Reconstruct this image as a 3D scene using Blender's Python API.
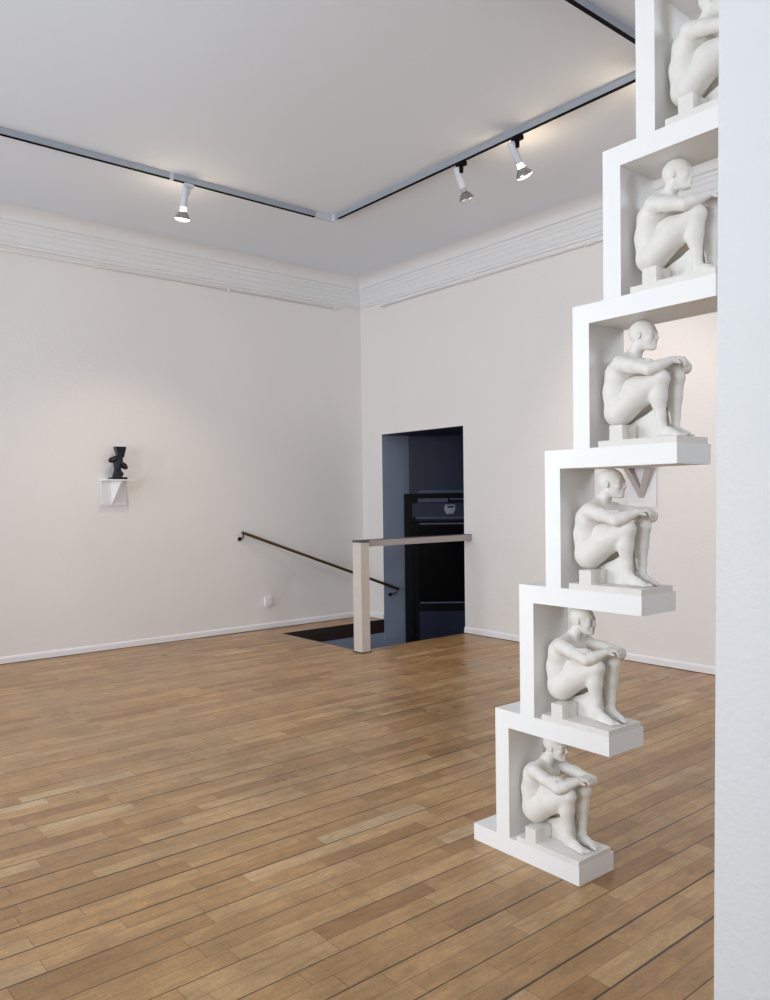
import bpy, bmesh, math, random
import numpy as np
from mathutils import Vector, Matrix, Euler

# ------------------------------------------------------------------ clear
for o in list(bpy.data.objects):
    bpy.data.objects.remove(o, do_unlink=True)
SC = bpy.context.scene
COL = SC.collection
rnd = random.Random(7)

# ------------------------------------------------------------------ camera
cam_d = bpy.data.cameras.new('camera')
cam = bpy.data.objects.new('camera', cam_d)
COL.objects.link(cam)
SC.camera = cam
right = Vector((0.6414162138516986, 0.7670825963504281, -0.013020406462101272))
up = Vector((-0.008353935697608065, 0.023953829590606004, 0.9996781611130177))
fwd = Vector((-0.7671476079389887, 0.641101009532999, -0.021772533367921006))
CAM = Vector((7.702471647, -6.084317364, 1.45))
M = Matrix.Identity(4)
for i in range(3):
    M[i][0] = right[i]; M[i][1] = up[i]; M[i][2] = -fwd[i]; M[i][3] = CAM[i]
cam.matrix_world = M
cam_d.sensor_fit = 'VERTICAL'
cam_d.sensor_height = 36.0
cam_d.sensor_width = 27.72
cam_d.lens = 796.523 / 1000 * 36.0
cam_d.shift_y = 0.01558
cam_d.clip_start = 0.05
cam_d.clip_end = 200

# ------------------------------------------------------------------ exposure, world
SC.view_settings.view_transform = 'Standard'
SC.view_settings.look = 'None'
SC.view_settings.gamma = 1.0
SC.view_settings.use_curve_mapping = False
SC.view_settings.exposure = 0.0
SC.cycles.max_bounces = 10
SC.cycles.diffuse_bounces = 7
SC.cycles.glossy_bounces = 4
SC.cycles.use_denoising = True
SC.cycles.sample_clamp_indirect = 6.0
SC.cycles.caustics_reflective = False
SC.cycles.caustics_refractive = False
w = bpy.data.worlds.new('world')
SC.world = w
w.use_nodes = True
bgn = w.node_tree.nodes['Background']
bgn.inputs[0].default_value = (0.75, 0.86, 1.0, 1)
bgn.inputs[1].default_value = 1.2

# ------------------------------------------------------------------ daylight: windows behind the camera, plus right-wall windows added as side light
ROOM_X, ROOM_Y, ROOM_Z = 10.4, -8.6, 4.08
WINDOWS = [(0.7, 2.3), (2.9, 4.5), (5.1, 6.7)]          # x ranges in the front wall
ADDED_SIDEWIN = [(-8.2, -6.8), (-6.3, -4.9), (-3.3, -1.7)]     # y ranges of unseen windows added in the right wall
WZ = (0.75, 3.35)
SZR = [(0.75, 3.35), (0.75, 3.35), (2.35, 3.80)]        # sill and head heights of the added windows; last set high for tower ends
FRONT_W, SIDE_W, FAR_W = 145, 75, 115
def daylight(x, y, sx, d, e, WZ=WZ):
    L = bpy.data.lights.new('daylight', 'AREA')
    L.shape = 'RECTANGLE'; L.size = sx; L.size_y = WZ[1] - WZ[0]
    L.energy = e; L.color = (0.86, 0.93, 1.0)
    o = bpy.data.objects.new('daylight', L); COL.objects.link(o)
    o.location = (x, y, (WZ[0] + WZ[1]) / 2)
    o.rotation_euler = Vector(d).to_track_quat('Z', 'Y').to_euler()
for x0, x1 in WINDOWS: daylight((x0 + x1) / 2, ROOM_Y - 0.45, x1 - x0, (0, -1, 0), FRONT_W)
for k, (y0, y1) in enumerate(ADDED_SIDEWIN): daylight(ROOM_X + 0.45, (y0 + y1) / 2, y1 - y0, (1, 0, 0), FAR_W if k == 2 else SIDE_W, SZR[k])  # area lights outside the added right-wall windows, for side fill

# ------------------------------------------------------------------ material helpers
def srgb(r, g, b):
    f = lambda c: (c / 255 / 12.92) if c / 255 <= 0.04045 else ((c / 255 + 0.055) / 1.055) ** 2.4
    return (f(r), f(g), f(b), 1)

def mat(name, col, rough=0.6, metal=0.0, bump=0.0, bscale=60.0, mottle=0.0, mscale=8.0, spec=0.5, emit=None, estr=0.0):
    m = bpy.data.materials.new(name); m.use_nodes = True
    nt = m.node_tree; N = nt.nodes; b = N['Principled BSDF']
    b.inputs['Base Color'].default_value = col
    b.inputs['Roughness'].default_value = rough
    b.inputs['Metallic'].default_value = metal
    b.inputs['Specular IOR Level'].default_value = spec
    tc = N.new('ShaderNodeTexCoord')
    if mottle:
        no = N.new('ShaderNodeTexNoise'); no.inputs['Scale'].default_value = mscale
        no.inputs['Detail'].default_value = 6
        nt.links.new(tc.outputs['Object'], no.inputs['Vector'])
        mx = N.new('ShaderNodeMix'); mx.data_type = 'RGBA'
        mx.inputs[6].default_value = tuple(c * (1 - mottle) for c in col[:3]) + (1,)
        mx.inputs[7].default_value = tuple(min(1, c * (1 + mottle * 0.6)) for c in col[:3]) + (1,)
        nt.links.new(no.outputs['Fac'], mx.inputs[0])
        nt.links.new(mx.outputs[2], b.inputs['Base Color'])
    if bump:
        n2 = N.new('ShaderNodeTexNoise'); n2.inputs['Scale'].default_value = bscale
        n2.inputs['Detail'].default_value = 5
        nt.links.new(tc.outputs['Object'], n2.inputs['Vector'])
        bp = N.new('ShaderNodeBump'); bp.inputs['Strength'].default_value = bump
        bp.inputs['Distance'].default_value = 0.004
        nt.links.new(n2.outputs['Fac'], bp.inputs['Height'])
        nt.links.new(bp.outputs['Normal'], b.inputs['Normal'])
    if emit:
        b.inputs['Emission Color'].default_value = emit
        b.inputs['Emission Strength'].default_value = estr
    return m

WALL = mat('wall_paint', (0.80, 0.775, 0.755, 1), 0.75, bump=0.5, bscale=45, mottle=0.03, mscale=1.3)
CEIL = mat('ceiling_paint', (0.745, 0.79, 0.85, 1), 0.8, bump=0.25, bscale=30)
CORN = mat('cornice_paint', (0.75, 0.753, 0.76, 1), 0.7)
BASEB = mat('skirting_paint', (0.83, 0.82, 0.84, 1), 0.4)
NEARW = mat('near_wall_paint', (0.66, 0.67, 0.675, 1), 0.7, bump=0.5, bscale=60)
TOWER = mat('white_tower_paint', (0.87, 0.87, 0.86, 1), 0.45, bump=0.05, bscale=80)
PLASTER = mat('plaster_cast', (0.80, 0.775, 0.73, 1), 0.6, bump=0.15, bscale=220, mottle=0.07, mscale=30)
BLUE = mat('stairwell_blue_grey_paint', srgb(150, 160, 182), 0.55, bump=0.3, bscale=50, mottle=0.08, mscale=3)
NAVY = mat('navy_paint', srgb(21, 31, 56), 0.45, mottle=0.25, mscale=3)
BLACK = mat('black_paint', (0.003, 0.003, 0.005, 1), 0.6, spec=0.15)
FASCIA = mat('dark_brown_floor_edge', srgb(48, 34, 32), 0.5)
STEP = mat('step_wood', srgb(70, 55, 45), 0.5)
POST = mat('worn_white_post_paint', srgb(206, 198, 190), 0.5, bump=0.2, bscale=40, mottle=0.10, mscale=14)
RAILP = mat('worn_grey_rail_paint', srgb(172, 164, 160), 0.5, bump=0.2, bscale=40, mottle=0.12, mscale=10)
RAILTOP = mat('dark_rail_cap', srgb(80, 78, 84), 0.45)
BRASS = mat('tarnished_brass', srgb(96, 78, 50), 0.35, metal=0.8, mottle=0.2, mscale=20)
IRON = mat('dark_iron', (0.012, 0.012, 0.012, 1), 0.4, metal=0.5)
BRONZE = mat('blue_black_bronze', (0.010, 0.014, 0.022, 1), 0.33, metal=0.4, bump=0.6, bscale=70, mottle=0.5, mscale=30)
WHITE = mat('white_shelf_paint', (0.84, 0.83, 0.84, 1), 0.45)
ALU = mat('aluminium_track', srgb(164, 171, 182), 0.35, metal=0.35)
TRACKBLACK = mat('black_track_slot', (0.004, 0.004, 0.005, 1), 0.8, spec=0.1)
GREYP = mat('pale_grey_lamp_holder', srgb(196, 200, 208), 0.4)
PLASTIC = mat('white_plastic', (0.82, 0.82, 0.82, 1), 0.3)
SILVER = mat('silvered_reflector', (0.36, 0.36, 0.36, 1), 0.22, metal=0.9)
NECK_ON = mat('glowing_bulb_neck', (1, 0.9, 0.75, 1), 0.3, emit=(1.0, 0.78, 0.52, 1), estr=200)
FACE_ON = mat('glowing_bulb_face', (1, 0.95, 0.85, 1), 0.3, emit=(1.0, 0.86, 0.68, 1), estr=6)
FACE_OFF = mat('frosted_bulb_face', (0.7, 0.7, 0.7, 1), 0.25)
NECK_OFF = mat('clear_bulb_neck', (0.35, 0.36, 0.37, 1), 0.15)

def glass_mat():
    m = bpy.data.materials.new('window_glass'); m.use_nodes = True
    nt = m.node_tree; nt.nodes.clear()
    out = nt.nodes.new('ShaderNodeOutputMaterial'); mx = nt.nodes.new('ShaderNodeMixShader')
    t = nt.nodes.new('ShaderNodeBsdfTransparent'); g = nt.nodes.new('ShaderNodeBsdfGlossy')
    g.inputs['Roughness'].default_value = 0.02
    fr = nt.nodes.new('ShaderNodeFresnel'); fr.inputs['IOR'].default_value = 1.45
    nt.links.new(fr.outputs[0], mx.inputs[0]); nt.links.new(t.outputs[0], mx.inputs[1]); nt.links.new(g.outputs[0], mx.inputs[2])
    nt.links.new(mx.outputs[0], out.inputs[0])
    return m
GLASS = glass_mat()
DARKGLASS = mat('dark_door_glass', (0.002, 0.002, 0.003, 1), 0.3, spec=0.1)

def floor_mat():
    m = bpy.data.materials.new('oak_strip_floor'); m.use_nodes = True
    nt = m.node_tree; N = nt.nodes; L = nt.links; b = N['Principled BSDF']
    def math_(op, a, c=None, v=None):
        n = N.new('ShaderNodeMath'); n.operation = op
        if isinstance(a, (int, float)): n.inputs[0].default_value = a
        else: L.new(a, n.inputs[0])
        if c is not None:
            if isinstance(c, (int, float)): n.inputs[1].default_value = c
            else: L.new(c, n.inputs[1])
        if v is not None:
            n.inputs[2].default_value = v
        return n.outputs[0]
    tc = N.new('ShaderNodeTexCoord'); sp = N.new('ShaderNodeSeparateXYZ')
    L.new(tc.outputs['Object'], sp.inputs[0]); X, Y = sp.outputs[0], sp.outputs[1]
    # gentle waviness of seams
    W = 0.0845
    xs = math_('DIVIDE', math_('SUBTRACT', X, 5.835), W)
    si = math_('FLOOR', xs); fx = math_('SUBTRACT', xs, si)
    wn = N.new('ShaderNodeTexWhiteNoise'); wn.noise_dimensions = '1D'; L.new(si, wn.inputs['W'])
    # per-strip board length & offset
    ln = math_('MULTIPLY_ADD', wn.outputs['Value'], 0.25, None); ln.node.inputs[2].default_value = 0.42
    off = math_('MULTIPLY', math_('FRACT', math_('MULTIPLY', wn.outputs['Value'], 37.7)), 3.0)
    ys = math_('DIVIDE', math_('ADD', Y, off), ln)
    # random break position per cell: warp ys by low-frequency noise
    yi = math_('FLOOR', ys); fy = math_('SUBTRACT', ys, yi)
    cb = N.new('ShaderNodeCombineXYZ'); L.new(si, cb.inputs[0]); L.new(yi, cb.inputs[1])
    w2 = N.new('ShaderNodeTexWhiteNoise'); w2.noise_dimensions = '2D'; L.new(cb.outputs[0], w2.inputs['Vector'])
    # grain coordinates
    gc = N.new('ShaderNodeCombineXYZ')
    L.new(math_('MULTIPLY', X, 14.0), gc.inputs[0]); L.new(math_('MULTIPLY', Y, 2.2), gc.inputs[1])
    L.new(math_('MULTIPLY', w2.outputs['Value'], 40.0), gc.inputs[2])
    g = N.new('ShaderNodeTexNoise'); g.inputs['Scale'].default_value = 2.2; g.inputs['Detail'].default_value = 7
    g.inputs['Roughness'].default_value = 0.62; g.inputs['Distortion'].default_value = 1.2
    L.new(gc.outputs[0], g.inputs['Vector'])
    fg = N.new('ShaderNodeTexNoise'); fg.inputs['Scale'].default_value = 90; fg.inputs['Detail'].default_value = 4
    L.new(tc.outputs['Object'], fg.inputs['Vector'])
    big = N.new('ShaderNodeTexNoise'); big.inputs['Scale'].default_value = 1.1; big.inputs['Detail'].default_value = 5
    L.new(tc.outputs['Object'], big.inputs['Vector'])
    cr = N.new('ShaderNodeValToRGB'); L.new(w2.outputs['Value'], cr.inputs[0])
    cols = [(0.0, srgb(159, 119, 77)), (0.12, srgb(174, 134, 88)), (0.6, srgb(185, 145, 98)), (0.97, srgb(194, 157, 111)), (1.0, srgb(200, 170, 131))]
    e = cr.color_ramp.elements
    e[0].position, e[0].color = cols[0]; e[1].position, e[1].color = cols[-1]
    for p, c in cols[1:-1]:
        q = e.new(p); q.color = c
    def mulc(a, fac_socket, lo, hi, fmin=0.3, fmax=0.7):
        mr = N.new('ShaderNodeMapRange'); mr.inputs[1].default_value = fmin; mr.inputs[2].default_value = fmax
        mr.inputs[3].default_value = lo; mr.inputs[4].default_value = hi
        L.new(fac_socket, mr.inputs[0])
        v = N.new('ShaderNodeVectorMath'); v.operation = 'SCALE'; L.new(a, v.inputs[0]); L.new(mr.outputs[0], v.inputs['Scale'])
        return v.outputs[0]
    c = mulc(cr.outputs[0], g.outputs['Fac'], 0.74, 1.14)
    c = mulc(c, fg.outputs['Fac'], 0.88, 1.10)
    c = mulc(c, big.outputs['Fac'], 0.84, 1.08)
    wear = N.new('ShaderNodeTexNoise'); wear.inputs['Scale'].default_value = 4.5; wear.inputs['Detail'].default_value = 8; wear.inputs['Roughness'].default_value = 0.7
    L.new(tc.outputs['Object'], wear.inputs['Vector'])
    c = mulc(c, wear.outputs['Fac'], 0.82, 1.10, 0.35, 0.65)
    # seams: every second seam is an open dark gap, the others hairlines
    par = math_('MODULO', math_('ADD', si, 2000), 2.0)        # 0 -> gap at fx=0, 1 -> gap at fx=1
    d0 = math_('MULTIPLY', fx, W); d1 = math_('MULTIPLY', math_('SUBTRACT', 1.0, fx), W)
    dg = math_('ADD', math_('MULTIPLY', d0, math_('SUBTRACT', 1.0, par)), math_('MULTIPLY', d1, par))
    dh = math_('ADD', math_('MULTIPLY', d1, math_('SUBTRACT', 1.0, par)), math_('MULTIPLY', d0, par))
    # gap width per board varies
    bi = math_('FLOOR', math_('MULTIPLY', math_('ADD', xs, 1.0), 0.5))
    w3 = N.new('ShaderNodeTexWhiteNoise'); w3.noise_dimensions = '1D'; L.new(bi, w3.inputs['W'])
    sn = N.new('ShaderNodeTexNoise'); sn.inputs['Scale'].default_value = 1.6; L.new(tc.outputs['Object'], sn.inputs['Vector'])
    gw = math_('MULTIPLY', math_('MULTIPLY_ADD', w3.outputs['Value'], 0.0030, None), math_('MULTIPLY', sn.outputs['Fac'], 2.0))
    gw.node.inputs[0].links[0].from_node.inputs[2].default_value = 0.0010
    def line(dist, width, soft):
        mr = N.new('ShaderNodeMapRange'); mr.interpolation_type = 'SMOOTHSTEP'
        L.new(math_('SUBTRACT', dist, width), mr.inputs[0])
        mr.inputs[1].default_value = 0; mr.inputs[2].default_value = soft; mr.inputs[3].default_value = 1; mr.inputs[4].default_value = 0
        return mr.outputs[0]
    gap = line(dg, gw, 0.0018)
    hair = math_('MULTIPLY', line(dh, 0.0004, 0.0018), 0.55)
    fy0 = math_('MULTIPLY', fy, ln)
    joint = math_('MULTIPLY', line(fy0, 0.0008, 0.0024), 0.7)
    lines = math_('MAXIMUM', math_('MULTIPLY', gap, 0.9), math_('MAXIMUM', hair, joint))
    # knots
    vo = N.new('ShaderNodeTexVoronoi'); vo.inputs['Scale'].default_value = 3.2; L.new(tc.outputs['Object'], vo.inputs['Vector'])
    kn = N.new('ShaderNodeMapRange'); L.new(vo.outputs['Distance'], kn.inputs[0])
    kn.inputs[1].default_value = 0.018; kn.inputs[2].default_value = 0.045; kn.inputs[3].default_value = 0.75; kn.inputs[4].default_value = 0
    sepc = N.new('ShaderNodeSeparateColor'); L.new(vo.outputs['Color'], sepc.inputs[0])
    sel = math_('GREATER_THAN', sepc.outputs[0], 0.55)
    knot = math_('MULTIPLY', kn.outputs[0], sel)
    dark = math_('MAXIMUM', lines, knot)
    mx = N.new('ShaderNodeMix'); mx.data_type = 'RGBA'
    L.new(dark, mx.inputs[0]); L.new(c, mx.inputs[6]); mx.inputs[7].default_value = srgb(40, 27, 18)
    L.new(mx.outputs[2], b.inputs['Base Color'])
    rr = N.new('ShaderNodeMapRange'); L.new(big.outputs['Fac'], rr.inputs[0])
    rr.inputs[1].default_value = 0.3; rr.inputs[2].default_value = 0.7; rr.inputs[3].default_value = 0.26; rr.inputs[4].default_value = 0.40
    L.new(rr.outputs[0], b.inputs['Roughness'])
    b.inputs['Specular IOR Level'].default_value = 0.5
    bp = N.new('ShaderNodeBump'); bp.inputs['Strength'].default_value = 0.35; bp.inputs['Distance'].default_value = 0.002
    hh = math_('ADD', math_('MULTIPLY', gap, -1.0), math_('MULTIPLY', g.outputs['Fac'], 0.12))
    L.new(hh, bp.inputs['Height']); L.new(bp.outputs[0], b.inputs['Normal'])
    return m
FLOOR = floor_mat()

# ------------------------------------------------------------------ geometry helpers
def link(name, me, parent=None, kind=None):
    o = bpy.data.objects.new(name, me); COL.objects.link(o)
    if parent is not None: o.parent = parent
    if kind: o['kind'] = kind
    return o

def mesh_obj(name, bm, material, parent=None, kind=None, smooth=False, bevel=0.0, autosmooth=None):
    if bevel:
        bmesh.ops.bevel(bm, geom=[e for e in bm.edges if e.calc_face_angle(0) > 0.5], offset=bevel, segments=2, affect='EDGES', clamp_overlap=True)
    bmesh.ops.recalc_face_normals(bm, faces=bm.faces)
    me = bpy.data.meshes.new(name); bm.to_mesh(me); bm.free()
    me.materials.append(material)
    if smooth:
        for p in me.polygons: p.use_smooth = True
    if autosmooth:
        for p in me.polygons: p.use_smooth = True
        me.set_sharp_from_angle(angle=math.radians(autosmooth))
    return link(name, me, parent, kind)

def box(bm, a, b):
    (x0, y0, z0), (x1, y1, z1) = a, b
    v = [bm.verts.new(p) for p in ((x0, y0, z0), (x1, y0, z0), (x1, y1, z0), (x0, y1, z0), (x0, y0, z1), (x1, y0, z1), (x1, y1, z1), (x0, y1, z1))]
    for f in ((0, 3, 2, 1), (4, 5, 6, 7), (0, 1, 5, 4), (1, 2, 6, 5), (2, 3, 7, 6), (3, 0, 4, 7)):
        bm.faces.new([v[i] for i in f])
    return bm

def boxes(*bs):
    bm = bmesh.new()
    for a, b in bs: box(bm, a, b)
    return bm

def tube(bm, path, r, seg=12, radii=None):
    path = [Vector(p) for p in path]
    rings = []
    ref = None
    for i, p in enumerate(path):
        t = (path[min(i + 1, len(path) - 1)] - path[max(i - 1, 0)]).normalized()
        if ref is None or abs(t.dot(ref)) > 0.95:
            ref = Vector((0, 0, 1)) if abs(t.z) < 0.9 else Vector((1, 0, 0))
        n = t.cross(ref).normalized(); m_ = n.cross(t).normalized(); 
        rr = radii[i] if radii else r
        rings.append([bm.verts.new(p + (n * math.cos(2 * math.pi * k / seg) + m_ * math.sin(2 * math.pi * k / seg)) * rr) for k in range(seg)])
    for a, b in zip(rings, rings[1:]):
        for k in range(seg):
            bm.faces.new((a[k], a[(k + 1) % seg], b[(k + 1) % seg], b[k]))
    bm.faces.new(rings[0]); bm.faces.new(rings[-1])
    return bm

def prism(bm, poly, axis, a, b):
    """poly of 2-D points extruded along axis (0,1,2) from a to b."""
    def P(p, t):
        q = list(p); q.insert(axis, t); return q
    A = [bm.verts.new(P(p, a)) for p in poly]; B = [bm.verts.new(P(p, b)) for p in poly]
    bm.faces.new(A); bm.faces.new(B)
    n = len(poly)
    for i in range(n): bm.faces.new((A[i], A[(i + 1) % n], B[(i + 1) % n], B[i]))
    return bm

def lathe(bm, prof, seg=24):
    rings = []
    for r, z in prof:
        if r < 1e-6: rings.append([bm.verts.new((0, 0, z))])
        else: rings.append([bm.verts.new((r * math.cos(2 * math.pi * k / seg), r * math.sin(2 * math.pi * k / seg), z)) for k in range(seg)])
    for a, b in zip(rings, rings[1:]):
        for k in range(seg):
            k2 = (k + 1) % seg
            if len(a) == 1 and len(b) == 1: continue
            if len(a) == 1: bm.faces.new((a[0], b[k], b[k2]))
            elif len(b) == 1: bm.faces.new((a[k], a[k2], b[0]))
            else: bm.faces.new((a[k], a[k2], b[k2], b[k]))
    if len(rings[0]) > 1: bm.faces.new(rings[0])
    if len(rings[-1]) > 1: bm.faces.new(rings[-1])
    return bm

def thing(name, label, cat, loc=(0, 0, 0), rotz=0, group=None):
    o = bpy.data.objects.new(name, None); COL.objects.link(o)
    o.empty_display_size = 0.1
    o.location = loc; o.rotation_euler = (0, 0, rotz)
    o['label'] = label; o['category'] = cat
    if group: o['group'] = group
    return o

def dup(root, loc, label):
    """copy of a thing with its parts and their sub-parts"""
    r = root.copy(); COL.objects.link(r); r.location = loc; r['label'] = label
    for ch in list(root.children):
        c = ch.copy(); COL.objects.link(c); c.parent = r
        for g in list(ch.children):
            d = g.copy(); COL.objects.link(d); d.parent = c
    return r

# ================================================================== THE SETTING
HX0, HX1, HY0 = 0.37, 1.74, -1.44        # stair opening in the floor
TOPZ = 2.21                               # head of the stair opening in the wall
# floor with the stair hole
bm = bmesh.new()
xs = [-0.3, HX0, HX1, ROOM_X + 0.3]; ys = [ROOM_Y - 0.3, HY0, 0.0]
V = {}
for zi, z in enumerate((0.0, -0.16)):
    for i, x in enumerate(xs):
        for j, y in enumerate(ys): V[i, j, zi] = bm.verts.new((x, y, z))
cells = [(i, j) for i in range(3) for j in range(2) if not (i == 1 and j == 1)]
for i, j in cells:
    for zi in (0, 1):
        bm.faces.new((V[i, j, zi], V[i + 1, j, zi], V[i + 1, j + 1, zi], V[i, j + 1, zi]))
ec = {}
for i, j in cells:
    for e in (((i, j), (i + 1, j)), ((i + 1, j), (i + 1, j + 1)), ((i, j + 1), (i + 1, j + 1)), ((i, j), (i, j + 1))):
        ec[e] = ec.get(e, 0) + 1
for (a, b_), n in ec.items():
    if n == 1: bm.faces.new((V[(*a, 0)], V[(*b_, 0)], V[(*b_, 1)], V[(*a, 1)]))
mesh_obj('floor', bm, FLOOR, kind='structure')
# dark edge boards lining the hole
mesh_obj('trim_1', boxes(((HX0, HY0, -0.155), (HX0 + 0.012, -0.001, -0.0005)), ((HX0 + 0.012, HY0, -0.155), (HX1 - 0.012, HY0 + 0.012, -0.0005)), ((HX1 - 0.012, HY0, -0.155), (HX1, -0.001, -0.0005))), FASCIA, kind='structure')

mesh_obj('ceiling', boxes(((-0.3, ROOM_Y - 0.3, ROOM_Z), (ROOM_X + 0.3, 0.3, ROOM_Z + 0.2))), CEIL, kind='structure')
mesh_obj('wall_left', boxes(((-0.3, ROOM_Y - 0.3, 0), (0, 0.3, ROOM_Z))), WALL, kind='structure')
OX0, OX1 = 0.382, 1.735
mesh_obj('wall_back', boxes(((0, 0, 0), (OX0, 0.3, ROOM_Z)), ((OX1, 0, 0), (ROOM_X + 0.3, 0.3, ROOM_Z)), ((OX0, 0, TOPZ), (OX1, 0.3, ROOM_Z))), WALL, kind='structure')
ye = [ROOM_Y - 0.3] + [v for p in ADDED_SIDEWIN for v in p] + [0]
bs = [((ROOM_X, ye[i], 0), (ROOM_X + 0.3, ye[i + 1], ROOM_Z)) for i in range(0, len(ye), 2)]
for (y0, y1), (z0, z1) in zip(ADDED_SIDEWIN, SZR): bs += [((ROOM_X, y0, 0), (ROOM_X + 0.3, y1, z0)), ((ROOM_X, y0, z1), (ROOM_X + 0.3, y1, ROOM_Z))]
mesh_obj('wall_right', boxes(*bs), WALL, kind='structure')
for i, ((y0, y1), (z0, z1)) in enumerate(zip(ADDED_SIDEWIN, SZR)):  # unseen windows, added to brighten the left wall and tower ends
    f = 0.06; x0, x1 = ROOM_X + 0.14, ROOM_X + 0.20; ym = (y0 + y1) / 2
    wo = mesh_obj('window_%d' % (i + 4), boxes(((x0, y0, z0), (x1, y0 + f, z1)), ((x0, y1 - f, z0), (x1, y1, z1)), ((x0, y0 + f, z0), (x1, y1 - f, z0 + f)),
             ((x0, y0 + f, z1 - f), (x1, y1 - f, z1)), ((x0, ym - 0.03, z0 + f), (x1, ym + 0.03, z1 - f))), WHITE, kind='structure')
    mesh_obj('pane', boxes(((x0 + 0.02, y0 + f, z0 + f), (x0 + 0.026, y1 - f, z1 - f))), GLASS, parent=wo)
bs = [((0, ROOM_Y - 0.3, 0), (ROOM_X, ROOM_Y, WZ[0])), ((0, ROOM_Y - 0.3, WZ[1]), (ROOM_X, ROOM_Y, ROOM_Z))]
xe = [0] + [v for p in WINDOWS for v in p] + [ROOM_X]
for i in range(0, len(xe), 2): bs.append(((xe[i], ROOM_Y - 0.3, WZ[0]), (xe[i + 1], ROOM_Y, WZ[1])))
mesh_obj('wall_front', boxes(*bs), WALL, kind='structure')
for i, (x0, x1) in enumerate(WINDOWS):
    f = 0.06; y0, y1 = ROOM_Y - 0.2, ROOM_Y - 0.14; xm = (x0 + x1) / 2; zm = WZ[0] + 1.7
    wo = mesh_obj('window_%d' % (i + 1), boxes(((x0, y0, WZ[0]), (x0 + f, y1, WZ[1])), ((x1 - f, y0, WZ[0]), (x1, y1, WZ[1])), ((x0 + f, y0, WZ[0]), (x1 - f, y1, WZ[0] + f)),
             ((x0 + f, y0, WZ[1] - f), (x1 - f, y1, WZ[1])), ((xm - 0.03, y0, WZ[0] + f), (xm + 0.03, y1, WZ[1] - f)), ((x0 + f, y0 + 0.01, zm), (xm - 0.03, y1 - 0.01, zm + 0.05)), ((xm + 0.03, y0 + 0.01, zm), (x1 - f, y1 - 0.01, zm + 0.05))), WHITE, kind='structure')
    mesh_obj('pane', boxes(((x0 + f, y0 + 0.02, WZ[0] + f), (x1 - f, y0 + 0.026, WZ[1] - f))), GLASS, parent=wo)

# near partition whose end closes the view on the right (its edge is very slightly out of plumb)
bm = bmesh.new()
NY0, NY1 = -4.45, -4.21
ex = lambda z: 6.8375 + 0.0095 * z
v = [bm.verts.new(p) for p in ((ex(0), NY0, 0), (ROOM_X, NY0, 0), (ROOM_X, NY1, 0), (ex(0), NY1, 0), (ex(ROOM_Z), NY0, ROOM_Z), (ROOM_X, NY0, ROOM_Z), (ROOM_X, NY1, ROOM_Z), (ex(ROOM_Z), NY1, ROOM_Z))]
for f in ((0, 3, 2, 1), (4, 5, 6, 7), (0, 1, 5, 4), (1, 2, 6, 5), (2, 3, 7, 6), (3, 0, 4, 7)): bm.faces.new([v[i] for i in f])
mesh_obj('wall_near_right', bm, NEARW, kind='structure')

# baseboards: board with a small rounded top and a shadow gap to the floor
bp = [(0.0, 0.006), (0.016, 0.006), (0.016, 0.052), (0.012, 0.060), (0.006, 0.066), (0.0, 0.068)]
bm = prism(bmesh.new(), bp, 1, ROOM_Y, -0.001); mesh_obj('baseboard_left', bm, BASEB, kind='structure')
bm = bmesh.new()
prism(bm, [(-p, z) for p, z in bp], 0, 0.016, OX0)
prism(bm, [(-p, z) for p, z in bp], 0, OX1, ROOM_X)
mesh_obj('baseboard_back', bm, BASEB, kind='structure')
# dark shadow gap under the skirting
mesh_obj('trim_2', boxes(((0.0, ROOM_Y, 0.0), (0.010, -0.001, 0.006)), ((OX1, -0.010, 0.0), (ROOM_X, 0.0, 0.006))), FASCIA, kind='structure')

# cornice: flat frieze bands, a lip and a cove up to the ceiling
prof = [(0.0, 3.762), (0.016, 3.766), (0.016, 3.790), (0.026, 3.797), (0.020, 3.803), (0.020, 3.850), (0.026, 3.856), (0.026, 3.905), (0.034, 3.912), (0.034, 3.948), (0.042, 3.953), (0.042, 3.980), (0.056, 3.986)]
for k in range(0, 9):
    a = math.radians(90 * k / 8)
    prof.append((0.215 - 0.155 * math.cos(a), 3.990 + 0.0893 * math.sin(a)))
prof += [(0.0, ROOM_Z)]
bm = bmesh.new()
A = [bm.verts.new((p, -p, z)) for p, z in prof]; B = [bm.verts.new((p, ROOM_Y + p, z)) for p, z in prof]
D_ = [bm.verts.new((ROOM_X - p, -p, z)) for p, z in prof]
n = len(prof)
for i in range(n):
    bm.faces.new((A[i], A[(i + 1) % n], B[(i + 1) % n], B[i]))
bm.faces.new(B); bm.faces.new(A)
bm2 = bmesh.new()
A2 = [bm2.verts.new((p, -p, z)) for p, z in prof]; D2 = [bm2.verts.new((ROOM_X, -p, z)) for p, z in prof]
for i in range(n): bm2.faces.new((A2[i], A2[(i + 1) % n], D2[(i + 1) % n], D2[i]))
bm2.faces.new(A2); bm2.faces.new(D2)
for vv in D_: bm.verts.remove(vv)
mesh_obj('trim_3', bm, CORN, kind='structure', autosmooth=25)
mesh_obj('trim_4', bm2, CORN, kind='structure', autosmooth=25)

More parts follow.
